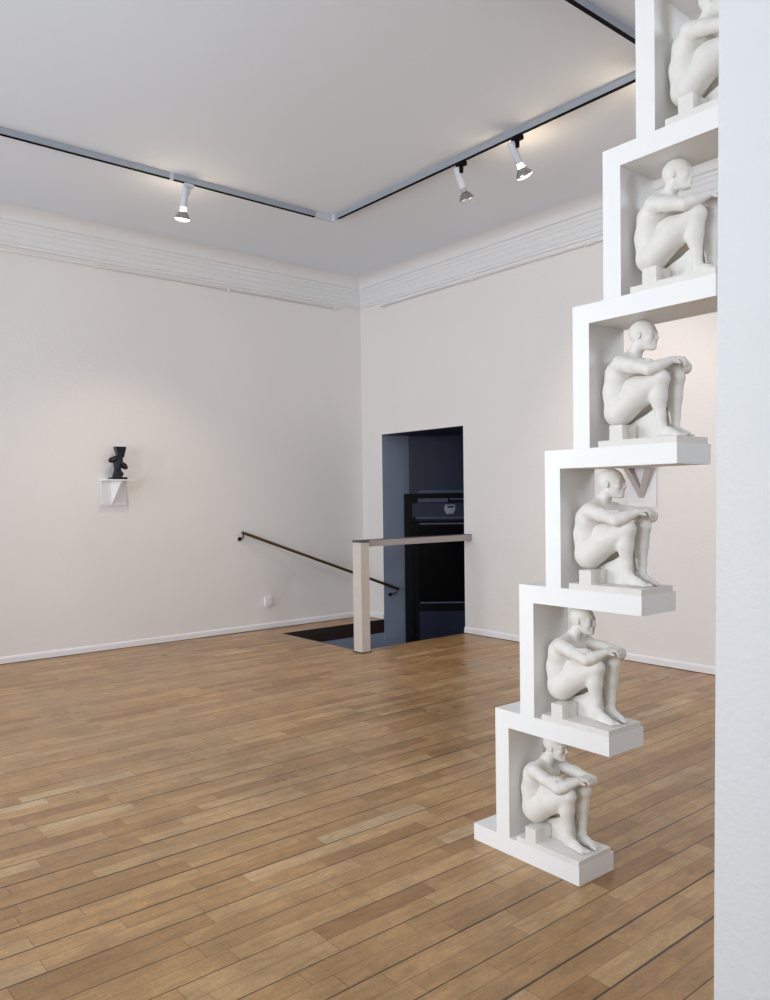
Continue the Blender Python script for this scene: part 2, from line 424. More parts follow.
# ---- stairwell
SZ = -2.3
e_ = Vector((0.6414, 0.7671, 0)); nrm = Vector((e_.y, -e_.x, 0))     # diagonal wall direction / its normal (to the room)
P0 = Vector((0.38, 0.42, 0))
def dq(s, off, z): p = P0 + e_ * s + nrm * off; return (p.x, p.y, z)
def dbox(bm, s0, s1, o0, o1, z0, z1):
    v = [bm.verts.new(dq(*p)) for p in ((s0, o0, z0), (s1, o0, z0), (s1, o1, z0), (s0, o1, z0), (s0, o0, z1), (s1, o0, z1), (s1, o1, z1), (s0, o1, z1))]
    for f in ((0, 3, 2, 1), (4, 5, 6, 7), (0, 1, 5, 4), (1, 2, 6, 5), (2, 3, 7, 6), (3, 0, 4, 7)): bm.faces.new([v[i] for i in f])
    return bm
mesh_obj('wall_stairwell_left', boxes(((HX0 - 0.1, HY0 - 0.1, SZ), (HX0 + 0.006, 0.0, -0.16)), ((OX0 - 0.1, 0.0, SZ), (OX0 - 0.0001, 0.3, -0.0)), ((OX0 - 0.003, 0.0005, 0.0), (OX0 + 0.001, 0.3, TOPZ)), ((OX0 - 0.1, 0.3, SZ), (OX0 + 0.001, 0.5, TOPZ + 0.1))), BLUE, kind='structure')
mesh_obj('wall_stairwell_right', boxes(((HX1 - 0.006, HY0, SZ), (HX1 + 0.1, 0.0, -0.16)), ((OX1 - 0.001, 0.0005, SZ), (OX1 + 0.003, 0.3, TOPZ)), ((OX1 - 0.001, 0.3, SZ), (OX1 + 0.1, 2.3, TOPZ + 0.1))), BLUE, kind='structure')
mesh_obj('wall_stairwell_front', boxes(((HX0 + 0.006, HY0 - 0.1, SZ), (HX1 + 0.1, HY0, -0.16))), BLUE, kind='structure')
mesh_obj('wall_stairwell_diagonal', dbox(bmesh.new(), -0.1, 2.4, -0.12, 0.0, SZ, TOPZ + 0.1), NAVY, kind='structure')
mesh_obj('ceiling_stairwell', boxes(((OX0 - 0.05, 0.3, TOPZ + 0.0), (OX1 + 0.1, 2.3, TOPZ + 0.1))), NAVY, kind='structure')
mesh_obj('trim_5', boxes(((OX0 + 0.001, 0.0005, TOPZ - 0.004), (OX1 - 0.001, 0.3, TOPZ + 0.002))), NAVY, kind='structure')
mesh_obj('floor_stairwell', boxes(((HX0 - 0.1, HY0 - 0.1, SZ - 0.1), (OX1 + 0.1, 2.3, SZ))), STEP, kind='structure')
# steps going down from the near edge of the hole through the wall opening
bs = []
for k in range(9):
    y = HY0 + 0.012 + 0.235 * k; z = -0.19 * (k + 1)
    bs.append(((HX0 + 0.013, y, SZ + 0.0), (HX1 - 0.013 if y + 0.235 < 0 else OX1 - 0.002, min(y + 0.235, 0.46), z - 0.03)))
    bs.append(((HX0 + 0.013, max(y - 0.02, HY0 + 0.012), z - 0.03), (HX1 - 0.013, min(y + 0.235, 0.46), z)))
    if y + 0.235 > 0.4: break
bs2 = [(((max(a[0], OX0 + 0.003) if a[1] > -0.24 else a[0]), a[1], a[2]), (min(b_[0], OX1 - 0.003), b_[1], b_[2])) for a, b_ in bs]
mesh_obj('stairs', boxes(*bs2), STEP, kind='structure')

# dark door on the diagonal wall: casing, cornice bands, glazed leaf
dr = mesh_obj('door_1', dbox(dbox(dbox(bmesh.new(), -0.06, 0.04, 0.002, 0.085, SZ, 1.50), 0.04, 1.05, 0.002, 0.085, 1.19, 1.50), 0.92, 1.05, 0.002, 0.085, SZ, 1.19), BLACK, kind='structure')
mesh_obj('leaf', dbox(dbox(dbox(dbox(bmesh.new(), 0.04, 0.11, 0.02, 0.06, SZ + 0.01, 1.17), 0.69, 0.92, 0.02, 0.06, SZ + 0.01, 1.17), 0.11, 0.69, 0.02, 0.06, 1.10, 1.17), 0.11, 0.69, 0.02, 0.06, 0.06, 0.16), BLACK, parent=dr)
mesh_obj('panel', dbox(bmesh.new(), 0.11, 0.69, 0.022, 0.052, SZ + 0.01, 0.06), NAVY, parent=dr)
mesh_obj('pane', dbox(bmesh.new(), 0.11, 0.69, 0.03, 0.036, 0.16, 1.10), DARKGLASS, parent=dr)
DLINE = mat('dull_blue_grey_moulding', srgb(92, 104, 124), 0.5)
bm = bmesh.new()
dbox(bm, 0.125, 0.66, 0.06, 0.066, 0.158, 0.172); dbox(bm, 0.125, 0.66, 0.06, 0.066, 1.125, 1.138)
for (sa, za), (sb, zb) in (((.66, .165), (.69, .20)), ((.66, 1.131), (.69, 1.09))):
    tube(bm, [dq(sa, .063, za), dq(sb, .063, zb)], 0.007, 6)
mesh_obj('moulding', bm, DLINE, parent=dr)
DBAND = mat('dark_slate_paint', srgb(62, 76, 100), 0.4, mottle=0.2, mscale=6)
bm = bmesh.new()
dbox(bm, 0.11, 1.05, 0.0851, 0.125, 1.505, 1.540)          # projecting ledge
dbox(bm, 0.11, 0.47, 0.0851, 0.105, 1.395, 1.440); dbox(bm, 0.50, 1.05, 0.0851, 0.105, 1.420, 1.440)
dbox(bm, 0.08, 1.05, 0.0851, 0.100, 1.190, 1.215)
mesh_obj('head_moulding', bm, DBAND, parent=dr)
mesh_obj('head_panel', dbox(bmesh.new(), 0.04, 1.05, 0.0851, 0.092, 1.216, 1.385), NAVY, parent=dr)
LATCH = mat('pale_grey_metal', srgb(150, 158, 172), 0.4, mottle=0.2, mscale=20)
bm = bmesh.new()
prism2 = [(.455, 1.245), (.545, 1.245), (.575, 1.31), (.56, 1.365), (.44, 1.365), (.425, 1.31)]
A = [bm.verts.new(dq(s_, .0925, z)) for s_, z in prism2]; B = [bm.verts.new(dq(.5 + (s_ - .5) * .8, .112, 1.305 + (z - 1.305) * .8)) for s_, z in prism2]
bm.faces.new(A); bm.faces.new(B)
for i in range(6): bm.faces.new((A[i], A[(i + 1) % 6], B[(i + 1) % 6], B[i]))
o = mesh_obj('lock_plate', bm, LATCH, parent=dr)
mesh_obj('lock_slot', dbox(bmesh.new(), .465, .54, .1122, .118, 1.325, 1.345), BLACK, parent=o)

# ================================================================== STACKED SHELF TOWER
T0 = Vector((5.49295944, -3.66221361, 0)); YAW = -0.01857870
TL, TD, TT, TH, TS, TR, TB = 0.41598, 0.21322, 0.06935, 0.51732, 0.13531, 0.07162, 0.12970
NLEV = 7
tower = thing('shelf_tower', 'tall white zigzag tower of stepped shelves rising from the wooden floor', 'tower', T0, YAW)
mesh_obj('base', boxes(((-TB, 0, 0), (TL, TD, TT))), TOWER, tower, bevel=0.0008)
for k in range(1, NLEV):
    z = k * TH
    mesh_obj('riser', boxes((((k - 1) * TS, 0, z - TH + TT + 0.0002), ((k - 1) * TS + TR, TD, z))), TOWER, tower)
    mesh_obj('shelf', boxes((((k - 1) * TS, 0, z), (k * TS + TL, TD, z + TT))), TOWER, tower)

# ================================================================== SEATED FIGURE (implicit surface, one continuous mesh)
class Field:
    def __init__(s, lo, hi, h):
        s.lo = np.array(lo, np.float32); s.h = h
        s.n = np.ceil((np.array(hi) - lo) / h).astype(int) + 1
        s.f = np.full(s.n, 1.0, np.float32)
        s.ax = [s.lo[i] + h * np.arange(s.n[i], dtype=np.float32) for i in range(3)]
    def _sub(s, mn, mx, pad):
        a = np.maximum(0, np.floor((mn - pad - s.lo) / s.h).astype(int)); b = np.minimum(s.n, np.ceil((mx + pad - s.lo) / s.h).astype(int) + 1)
        sl = tuple(slice(a[i], b[i]) for i in range(3))
        return sl, s.ax[0][sl[0]][:, None, None], s.ax[1][sl[1]][None, :, None], s.ax[2][sl[2]][None, None, :]
    def _comb(s, sl, d, k, op):
        f = s.f[sl]
        if op == 'sub':
            d = -d; f2 = np.maximum(f, d)
            if k > 0:
                hh = np.maximum(k - np.abs(f - d), 0) / k; f2 = f2 + hh * hh * k * 0.25
        else:
            f2 = np.minimum(f, d)
            if k > 0:
                hh = np.maximum(k - np.abs(f - d), 0) / k; f2 = f2 - hh * hh * k * 0.25
        s.f[sl] = f2
    def cone(s, a, b, ra, rb, k=0.004, op='add'):
        a = np.array(a, np.float32); b = np.array(b, np.float32); r = max(ra, rb)
        sl, X, Y, Z = s._sub(np.minimum(a, b) - r, np.maximum(a, b) + r, k + 0.012)
        d = b - a; L2 = float(d @ d) + 1e-12
        t = np.clip(((X - a[0]) * d[0] + (Y - a[1]) * d[1] + (Z - a[2]) * d[2]) / L2, 0, 1)
        q = np.sqrt((X - a[0] - t * d[0]) ** 2 + (Y - a[1] - t * d[1]) ** 2 + (Z - a[2] - t * d[2]) ** 2)
        s._comb(sl, q - (ra + (rb - ra) * t), k, op)
    def ell(s, c, r, k=0.004, op='add', rot=None):
        c = np.array(c, np.float32); r = np.array(r, np.float32); m = r.max()
        sl, X, Y, Z = s._sub(c - m, c + m, k + 0.012)
        P = [X - c[0], Y - c[1], Z - c[2]]
        if rot is not None:
            R = np.array(rot, np.float32)
            P = [sum(R[j, i] * P[j] for j in range(3)) for i in range(3)]   # world -> local (R columns are local axes)
        k0 = np.sqrt((P[0] / r[0]) ** 2 + (P[1] / r[1]) ** 2 + (P[2] / r[2]) ** 2)
        k1 = np.sqrt((P[0] / r[0] ** 2) ** 2 + (P[1] / r[1] ** 2) ** 2 + (P[2] / r[2] ** 2) ** 2) + 1e-6
        s._comb(sl, k0 * (k0 - 1) / k1, k, op)
    def chain(s, pts, rads, k=0.004):
        for i in range(len(pts) - 1): s.cone(pts[i], pts[i + 1], rads[i], rads[i + 1], k)

def surface_nets(F):
    f = F.f; nx, ny, nz = f.shape
    ins = f < 0
    c = np.zeros((nx - 1, ny - 1, nz - 1), np.int8)
    offs = [(i, j, k) for i in (0, 1) for j in (0, 1) for k in (0, 1)]
    for (i, j, k) in offs: c += ins[i:nx - 1 + i, j:ny - 1 + j, k:nz - 1 + k]
    act = (c > 0) & (c < 8)
    idx = np.argwhere(act)
    vid = np.full(act.shape, -1, np.int64); vid[act] = np.arange(len(idx))
    vals = {o: f[idx[:, 0] + o[0], idx[:, 1] + o[1], idx[:, 2] + o[2]] for o in offs}
    acc = np.zeros((len(idx), 3)); cnt = np.zeros(len(idx))
    for o in offs:
        for ax in range(3):
            if o[ax]: continue
            o2 = list(o); o2[ax] = 1; o2 = tuple(o2)
            a, b = vals[o], vals[o2]; m = (a < 0) != (b < 0)
            t = np.where(m, a / np.where(m, a - b, 1), 0)
            p = np.tile(np.array(o, float), (len(idx), 1)); p[:, ax] += t
            acc[m] += p[m]; cnt[m] += 1
    verts = F.lo + F.h * (idx + acc / cnt[:, None])
    quads = []
    for ax in range(3):
        u, v = [(1, 2), (2, 0), (0, 1)][ax]
        A = np.take(ins, range(0, f.shape[ax] - 1), ax); B = np.take(ins, range(1, f.shape[ax]), ax)
        E = np.argwhere(A != B)
        E = E[(E[:, u] > 0) & (E[:, v] > 0) & (E[:, u] < f.shape[u] - 1) & (E[:, v] < f.shape[v] - 1)]
        flip = A[E[:, 0], E[:, 1], E[:, 2]]
        def g(du, dv):
            q = E.copy(); q[:, u] -= du; q[:, v] -= dv
            return vid[q[:, 0], q[:, 1], q[:, 2]]
        Q = np.stack([g(1, 1), g(0, 1), g(0, 0), g(1, 0)], 1)
        Q[~flip] = Q[~flip][:, ::-1]
        quads.append(Q)
    return verts, np.concatenate(quads)

def build_figure():
    cy = 0.105
    F = Field((0.07, 0.0, 0.018), (0.425, 0.213, 0.452), 0.0018)
    # ---------- torso
    for s in (-1, 1):
        F.cone((.143, cy + s * .024, .135), (.134, cy + s * .024, .20), .054, .048, .02)
        F.cone((.134, cy + s * .024, .20), (.148, cy + s * .030, .258), .048, .046, .02)
        F.ell((.150, cy + s * .028, .276), (.034, .036, .034), .03)
        F.cone((.146, cy + s * .030, .258), (.176, cy + s * .036, .296), .045, .026, .02)
        F.ell((.146, cy + s * .034, .122), (.052, .044, .048), .012)                 # buttock
        F.cone((.176, cy, .332), (.176, cy + s * .058, .304), .014, .017, .02)       # trapezius
    F.ell((.198, cy, .275), (.028, .050, .030), .02)                                 # chest
    F.cone((.085, cy, .15), (.096, cy, .285), .004, .003, .012, 'sub')               # spine furrow
    F.cone((.184, cy, .315), (.212, cy + .002, .372), .0255, .0235, .014)            # neck
    # ---------- head, local frame turned slightly away from the viewer
    hc = np.array((.226, cy + .001, .3900)); ph = math.radians(9); ti = math.radians(4)
    Rz = np.array([[math.cos(ph), -math.sin(ph), 0], [math.sin(ph), math.cos(ph), 0], [0, 0, 1]])
    Ry = np.array([[math.cos(ti), 0, math.sin(ti)], [0, 1, 0], [-math.sin(ti), 0, math.cos(ti)]])
    R = Rz @ Ry
    h = lambda x, y, z: tuple(hc + R @ np.array((x, y, z)))
    F.ell(h(-.006, 0, .012), (.0485, .0365, .0425), .008, rot=R)
    F.ell(h(.018, 0, -.012), (.0290, .0275, .0400), .012, rot=R)
    for s in (-1, 1):
        F.cone(h(.000, s * .022, -.026), h(.030, s * .008, -.043), .009, .0085, .010)   # jaw
        F.ell(h(.033, s * .019, -.011), (.010, .008, .008), .008, rot=R)                # cheekbone
        F.cone(h(.0455, s * .005, .0105), h(.036, s * .021, .0095), .0042, .0042, .006) # brow
    for s in (-1, 1):
        F.ell(h(.049, s * .0130, .0005), (.0060, .0080, .0050), .006, 'sub', rot=R)     # socket
        F.ell(h(.0370, s * .0130, .0000), (.0070, .0075, .0055), .0015, rot=R)          # eyeball and lids
    F.cone(h(.0455, 0, .004), h(.0535, 0, -.0130), .0032, .0040, .006)                  # nose
    for s in (-1, 1): F.ell(h(.0485, s * .0050, -.0140), (.0050, .0034, .0034), .004, rot=R)
    F.cone(h(.0445, -.007, -.0235), h(.0445, .007, -.0235), .0040, .0040, .004)
    F.cone(h(.0470, -.002, -.0225), h(.0470, .002, -.0225), .0030, .0030, .004)
    F.cone(h(.0440, -.006, -.0300), h(.0440, .006, -.0300), .0042, .0042, .004)
    F.ell(h(.0400, 0, -.0430), (.0095, .0110, .0090), .007, rot=R)                      # chin
    for s in (-1, 1):
        F.ell(h(-.003, s * .0370, -.004), (.0085, .0040, .0140), .003, rot=R)           # ear
        F.ell(h(-.001, s * .0415, -.003), (.0048, .0030, .0090), .0015, 'sub', rot=R)
    # ---------- legs (own field so that flesh meets flesh in a crease)
    G = Field((0.07, 0.0, 0.018), (0.425, 0.213, 0.452), 0.0018)
    for s, (kx, kz) in ((-1, (.319, .228)), (1, (.332, .234))):
        y0 = cy + s * .040; ky = cy + s * .037; fy = cy + s * .033
        G.chain([(.160, y0, .126), (.235, cy + s * .042, .182), (kx - .004, ky, kz - .004)], [.049, .045, .0290], .012)
        G.ell((.235, cy + s * .040, .176), (.052, .034, .038), .015)
        G.ell((.225, cy + s * .036, .212), (.050, .034, .034), .020)                     # thigh pressed against the belly
        G.ell((kx + .003, ky, kz), (.023, .023, .025), .010)                             # kneecap
        sx = kx - .002
        G.chain([(sx, ky, kz - .006), (sx - .006, ky, .165), (sx - .002, ky * .5 + fy * .5, .100), (sx - .002, fy, .058)], [.0270, .0250, .0160, .0140], .008)
        G.ell((sx - .016, ky, .168), (.021, .0215, .046), .020)                          # calf
        ax = sx - .003 if s < 0 else sx - .016
        G.cone((sx - .002, fy, .066), (ax, fy, .048), .0135, .0140, .008)
        G.ell((ax - .003, fy, .041), (.017, .0145, .0175), .008)                         # heel
        G.chain([(ax + .002, fy, .058), (ax + .034, fy, .042), (ax + .056, fy, .034)], [.0145, .0135, .0105], .010)
        G.ell((ax + .036, fy, .034), (.036, .0180, .0125), .008)
        for i in range(5):
            ty = fy - s * .0135 + s * .0068 * i; L = .084 - .0030 * i
            G.cone((ax + L - .022, ty, .0325), (ax + L, ty, .0285), .0064 if i == 0 else .0052, .0062 if i == 0 else .0050, .0016)
        for t in (-1, 1): G.ell((ax - .002, fy + t * .0130, .060), (.006, .0035, .006), .005)   # ankle bones
    F._comb((slice(None),) * 3, G.f, .003, 'add')
    # ---------- arms
    A = Field((0.07, 0.0, 0.018), (0.425, 0.213, 0.452), 0.0018)
    sR = (.178, .040, .290); eR = (.298, .030, .256); wR = (.348, .084, .285)
    sL = (.186, .170, .290); eL = (.346, .172, .268); wL = (.298, .080, .272)
    A.ell(sR, (.028, .026, .027), .01); A.chain([sR, (.232, .032, .276), eR], [.0260, .0240, .0205], .01)
    A.chain([eR, (.314, .046, .264), wR], [.0205, .0210, .0135], .01)
    A.ell(sL, (.028, .026, .027), .01); A.chain([sL, (.262, .174, .281), eL], [.0260, .0235, .0205], .01)
    A.chain([eL, (.334, .140, .268), wL], [.0205, .0205, .0130], .01)
    # right hand draped over the left elbow
    dh = np.array((-.0195, -.002, -.001))
    sh = lambda p: tuple(np.array(p) + dh)
    A.ell(sh((.370, .106, .2910)), (.019, .019, .0105), .006)
    base = [(.3830, .100, .2915), (.3815, .110, .2930), (.3780, .119, .2930), (.3730, .127, .2920)]
    tip = [(.3965, .116, .2790), (.3970, .128, .2790), (.3940, .138, .2800), (.3860, .146, .2830)]
    for i, (b0, t0) in enumerate(zip(base, tip)):
        mid = tuple((np.array(b0) + np.array(t0)) / 2 + np.array((.003, .001, .005)))
        low = tuple(np.array(t0) + np.array((-.001, .004, -.010)))
        rr = [.0064, .0066, .0064, .0054][i]
        A.chain([sh((.364, .102 + .004 * i, .291)), sh(b0), sh(mid), sh(t0), sh(low)], [rr, rr, rr, rr * .92, rr * .85], .0018)
    A.chain([sh((.364, .092, .286)), sh((.380, .090, .282)), sh((.390, .097, .276))], [.0068, .0066, .0054], .0025)   # thumb
    # left hand on the right forearm near the elbow
    A.ell((.280, .056, .2830), (.019, .0175, .0100), .006)
    base = [(.2740, .042, .2880), (.2675, .046, .2885), (.2620, .052, .2880), (.2580, .059, .2865)]
    for i, b0 in enumerate(base):
        rr = [.0060, .0062, .0060, .0052][i]
        b0 = np.array(b0); m = b0 + np.array((-.009, -.012, .000)); t = m + np.array((-.005, -.010, -.009))
        A.chain([(.284, .060, .284), tuple(b0), tuple(m), tuple(t)], [rr, rr, rr * .96, rr * .85], .0018)
    A.chain([(.290, .058, .286), (.288, .044, .289), (.280, .030, .286)], [.0066, .0064, .0052], .0025)     # thumb
    F._comb((slice(None),) * 3, A.f, .0035, 'add')
    F.ell(sR, (.030, .026, .026), .016); F.ell(sL, (.030, .026, .026), .016)
    F.cone((.178, .045, .285), (.150, .055, .25), .020, .026, .02)
    F.cone((.186, .165, .285), (.150, .155, .25), .020, .026, .02)
    # flat contact with the plinth
    zi = np.searchsorted(F.ax[2], 0.0226)
    F.f[:, :, :zi] = 1.0
    for ax_ in range(3):
        sl = [slice(None)] * 3; sl[ax_] = 0; F.f[tuple(sl)] = 1; sl[ax_] = -1; F.f[tuple(sl)] = 1
    V_, Q_ = surface_nets(F)
    # keep the largest connected piece and relax once
    for _ in range(2):
        acc = np.zeros_like(V_); cnt = np.zeros(len(V_))
        for a, b in ((0, 1), (1, 2), (2, 3), (3, 0)):
            np.add.at(acc, Q_[:, a], V_[Q_[:, b]]); np.add.at(cnt, Q_[:, a], 1)
            np.add.at(acc, Q_[:, b], V_[Q_[:, a]]); np.add.at(cnt, Q_[:, b], 1)
        V_ = V_ * 0.5 + 0.5 * acc / cnt[:, None]
    me = bpy.data.meshes.new('body')
    me.from_pydata(V_.tolist(), [], Q_.tolist()); me.update()
    for p in me.polygons: p.use_smooth = True
    me.materials.append(PLASTER)
    return me

body_me = build_figure()
def statue_at(k, label, first=None):
    loc = T0 + Vector((math.cos(YAW), math.sin(YAW), 0)) * (k * TS) + Vector((0, 0, k * TH + TT))
    if first: return dup(first, loc, label)
    t = thing('seated_statue', label, 'statue', loc, YAW, 'white seated statues in the shelf tower')
    mesh_obj('plinth', boxes(((.108, .0015, 0.0002), (.4145, .196, .0222))), PLASTER, t, bevel=0.0012)
    mesh_obj('seat_block', boxes(((.155, .0016, .0223), (.207, .0975, .0740))), PLASTER, t, bevel=0.0012)
    bm = prism(bmesh.new(), [(.150, .0223), (.315, .0223), (.296, .145), (.240, .110), (.150, .073)], 1, .098, .140)
    mesh_obj('support_wedge', bm, PLASTER, t, bevel=0.001)
    link('body', body_me, t)
    return t
labels = ['lowest white seated nude statue, on the tower base at floor level, hugging its knees',
          'white seated nude statue on the second lowest ledge of the tower, above wooden floor',
          'white seated nude statue third from the bottom, against the far skirting board and wall',
          'white seated nude statue with the wall bracket shelf behind its head, fourth from bottom',
          'ivory seated nude statue fifth from bottom, knees just left of the near wall edge, whole head in view',
          'topmost white seated nude statue, its head cut by the frame top, beside near wall']
labels[3] = 'white seated nude statue fourth from the bottom, highest one with feet fully in view'
labels[2] = 'white seated nude statue third from the bottom, with the wall bracket shelf behind its hands'
labels[4] = 'white seated nude statue second from the top, its hands touching the near wall edge'
s0 = statue_at(0, labels[0])
for k in range(1, 6): statue_at(k, labels[k], s0)

# ================================================================== STAIR RAILING
rl = thing('stair_railing', 'worn white wooden post and horizontal guard rail at the edge of the stair opening', 'railing', (1.8075, -1.455, 0))
def at(bm, off):
    bmesh.ops.translate(bm, verts=bm.verts, vec=off); return bm
O = Vector((-1.8075, 1.455, 0))
mesh_obj('post', at(boxes(((1.744, -1.510, 0.012), (1.873, -1.410, 1.037))), O), POST, rl, bevel=0.003)
mesh_obj('foot_plate', at(boxes(((1.738, -1.516, 0.0), (1.877, -1.398, 0.012))), O), RAILTOP, rl)
mesh_obj('rail', at(boxes(((1.765, -1.410, 0.995), (1.845, -0.001, 1.056))), O), RAILP, rl, bevel=0.002)
mesh_obj('rail_cap', at(boxes(((1.744, -1.512, 1.0562), (1.847, -0.001, 1.059)), ((1.744, -1.512, 1.0372), (1.873, -1.4101, 1.0562))), O), RAILTOP, rl)

# ================================================================== STAIR HANDRAIL
hr = thing('stair_handrail', 'thin tarnished brass handrail sloping down the left wall into the stairwell', 'handrail', (0.06, -1.75, 1.08))
O = Vector((-0.06, 1.75, -1.08))
a = Vector((0.06, -1.725, 1.098)); b = Vector((0.45, 0.178, 0.353))
mesh_obj('rail', at(tube(bmesh.new(), [a, b], 0.0165, 14), O), BRASS, hr, autosmooth=40)
bm = tube(bmesh.new(), [a + Vector((0, .012, -.006)), a + Vector((-.002, .016, -.04)), a + Vector((-.014, .014, -.058)), a + Vector((-.034, .000, -.068)), (0.012, -1.728, 1.024)], 0.0075, 8)
o = mesh_obj('bracket', at(bm, O), IRON, hr, smooth=True)
mesh_obj('rosette', at(tube(bmesh.new(), [(0.001, -1.728, 1.024), (0.014, -1.728, 1.024)], 0.022, 16), O), IRON, o)
c = b + (a - b).normalized() * 0.02
bm = tube(bmesh.new(), [c, c + Vector((0, -.004, -.035)), c + Vector((-.012, -.03, -.055)), (0.400, 0.09, 0.292)], 0.0075, 8)
o = mesh_obj('bracket', at(bm, O), IRON, hr, smooth=True)
mesh_obj('rosette', at(tube(bmesh.new(), [(0.3835, 0.09, 0.292), (0.400, 0.09, 0.292)], 0.022, 16), O), IRON, o)

# ================================================================== WALL SOCKET
so = thing('wall_socket', 'small white double electrical socket low on the left wall', 'socket', (0.0, -1.385, 0.31))
mesh_obj('housing', boxes(((0.0005, -0.042, -0.048), (0.030, 0.042, 0.048))), PLASTIC, so, bevel=0.005)
for zz in (-0.020, 0.020):
    bm = bmesh.new(); lathe(bm, [(0.0, 0.0), (0.0165, 0.0), (0.0165, 0.0045), (0.0140, 0.0050), (0.0135, 0.0015), (0.0, 0.0015)], 20)
    bmesh.ops.rotate(bm, verts=bm.verts, cent=(0, 0, 0), matrix=Matrix.Rotation(math.radians(90), 3, 'Y'))
    bmesh.ops.translate(bm, verts=bm.verts, vec=(0.0301, 0, zz))
    q = mesh_obj('socket_face', bm, PLASTIC, so)
    for yy in (-0.006, 0.006):
        mesh_obj('pin_hole', tube(bmesh.new(), [(0.0316, yy, zz), (0.0322, yy, zz)], 0.0028, 8), BLACK, q)

# ================================================================== WALL BRACKET SHELVES
GREYARM = mat('grey_bracket_arm', srgb(186, 178, 174), 0.6)  # V arms in a greyer tone than the white plate
def bracket_shelf(label, loc, rotz, H, fold, hw_):
    """local: x along the wall, y into the room, origin at back-plate bottom centre"""
    t = thing('bracket_shelf', label, 'wall shelf', loc, rotz, 'white bracket shelves on the walls')
    mesh_obj('back_plate', boxes(((-hw_, 0.0005, 0), (hw_, .018, H))), WHITE, t, bevel=0.0015)
    mesh_obj('top', boxes(((-hw_ - .014, 0.0005, H + .0002), (hw_ + .014, .210, H + .012))), WHITE, t, bevel=0.0015)
    if not fold:      # one upright triangular plate under the top, standing slightly askew
        bm = bmesh.new()
        tri = [(.018, .0182, .008), (.018, .0182, H), (-.014, .200, H), (-.013, .196, H - .006)]
        A = [bm.verts.new((x + .008, y, z)) for x, y, z in tri]; B = [bm.verts.new((x - .008, y, z)) for x, y, z in tri]
        bm.faces.new(A); bm.faces.new(B)
        for i in range(4): bm.faces.new((A[i], A[(i + 1) % 4], B[(i + 1) % 4], B[i]))
        mesh_obj('gusset', bm, WHITE, t)
    else:             # two thick arms meeting in a V, deeper towards the top
        for s in (-1, 1):
            bm = bmesh.new()
            P = [(0, .075), (s * .020, .075), (s * .130, H), (s * .078, H), (0, .155)]
            dep = lambda z: .030 + (z - .08) / (H - .08) * .070
            A = [bm.verts.new((x, .0182, z)) for x, z in P]; B = [bm.verts.new((x, dep(z), z)) for x, z in P]
            bm.faces.new(A); bm.faces.new(B)
            for i in range(5): bm.faces.new((A[i], A[(i + 1) % 5], B[(i + 1) % 5], B[i]))
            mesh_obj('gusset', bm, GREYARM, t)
    return t
bracket_shelf('small white bracket shelf on the left wall carrying the black bronze', (0, -3.115, 1.415), math.radians(-90), .238, False, .121)
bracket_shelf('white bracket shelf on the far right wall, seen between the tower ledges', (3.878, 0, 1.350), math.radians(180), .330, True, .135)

# ================================================================== SMALL BRONZE
bz = thing('abstract_bronze', 'small black abstract bronze with a cup-like top on the left wall shelf', 'sculpture', (0.098, -3.105, 1.6654))
mesh_obj('base', boxes(((-.055, -.074, 0), (.055, .074, .022))), BRONZE, bz, bevel=0.005)
F = Field((-.08, -.13, .012), (.08, .13, .26), 0.0035)
F.cone((0, -.005, .02), (0, .0, .085), .050, .030, .02)
F.ell((0, .005, .055), (.040, .052, .034), .01)
F.cone((0, .0, .085), (0, -.005, .15), .028, .036, .02)
F.ell((.0, -.045, .190), (.030, .042, .028), .012)
F.ell((.01, -.070, .180), (.022, .024, .018), .008)
F.ell((.0, .060, .135), (.030, .034, .030), .014)
F.ell((.012, .072, .118), (.020, .026, .020), .008)
F.cone((0, .03, .15), (0, -.02, .20), .030, .030, .015)
F.cone((.03, -.02, .10), (.03, .012, .16), .013, .016, .006)
F.cone((0, .020, .17), (0, .025, .235), .030, .030, .012)
F.f[0] = 1; F.f[-1] = 1; F.f[:, 0] = 1; F.f[:, -1] = 1; F.f[:, :, 0] = 1; F.f[:, :, -1] = 1
Vb, Qb = surface_nets(F)
me = bpy.data.meshes.new('torso'); me.from_pydata(Vb.tolist(), [], Qb.tolist()); me.update()
for p in me.polygons: p.use_smooth = True
me.materials.append(BRONZE); link('torso', me, bz)
bm = bmesh.new()
v0 = [(-.026, .0), (.026, .0), (.026, .055), (-.026, .055)]
v1 = [(-.040, -.025), (.040, -.025), (.040, .075), (-.040, .075)]
A_ = [bm.verts.new((x, y, .215)) for x, y in v0]; B_ = [bm.verts.new((x, y, .318)) for x, y in v1]
C_ = [bm.verts.new((x * .8, .025 + (y - .025) * .8, .318)) for x, y in v1]; D_ = [bm.verts.new((x * .8, .025 + (y - .025) * .8, .295)) for x, y in v1]
for P, Q in ((A_, B_), (B_, C_), (C_, D_)):
    for i in range(4): bm.faces.new((P[i], P[(i + 1) % 4], Q[(i + 1) % 4], Q[i]))
bm.faces.new(A_); bm.faces.new(D_)
mesh_obj('cup', bm, BRONZE, bz)

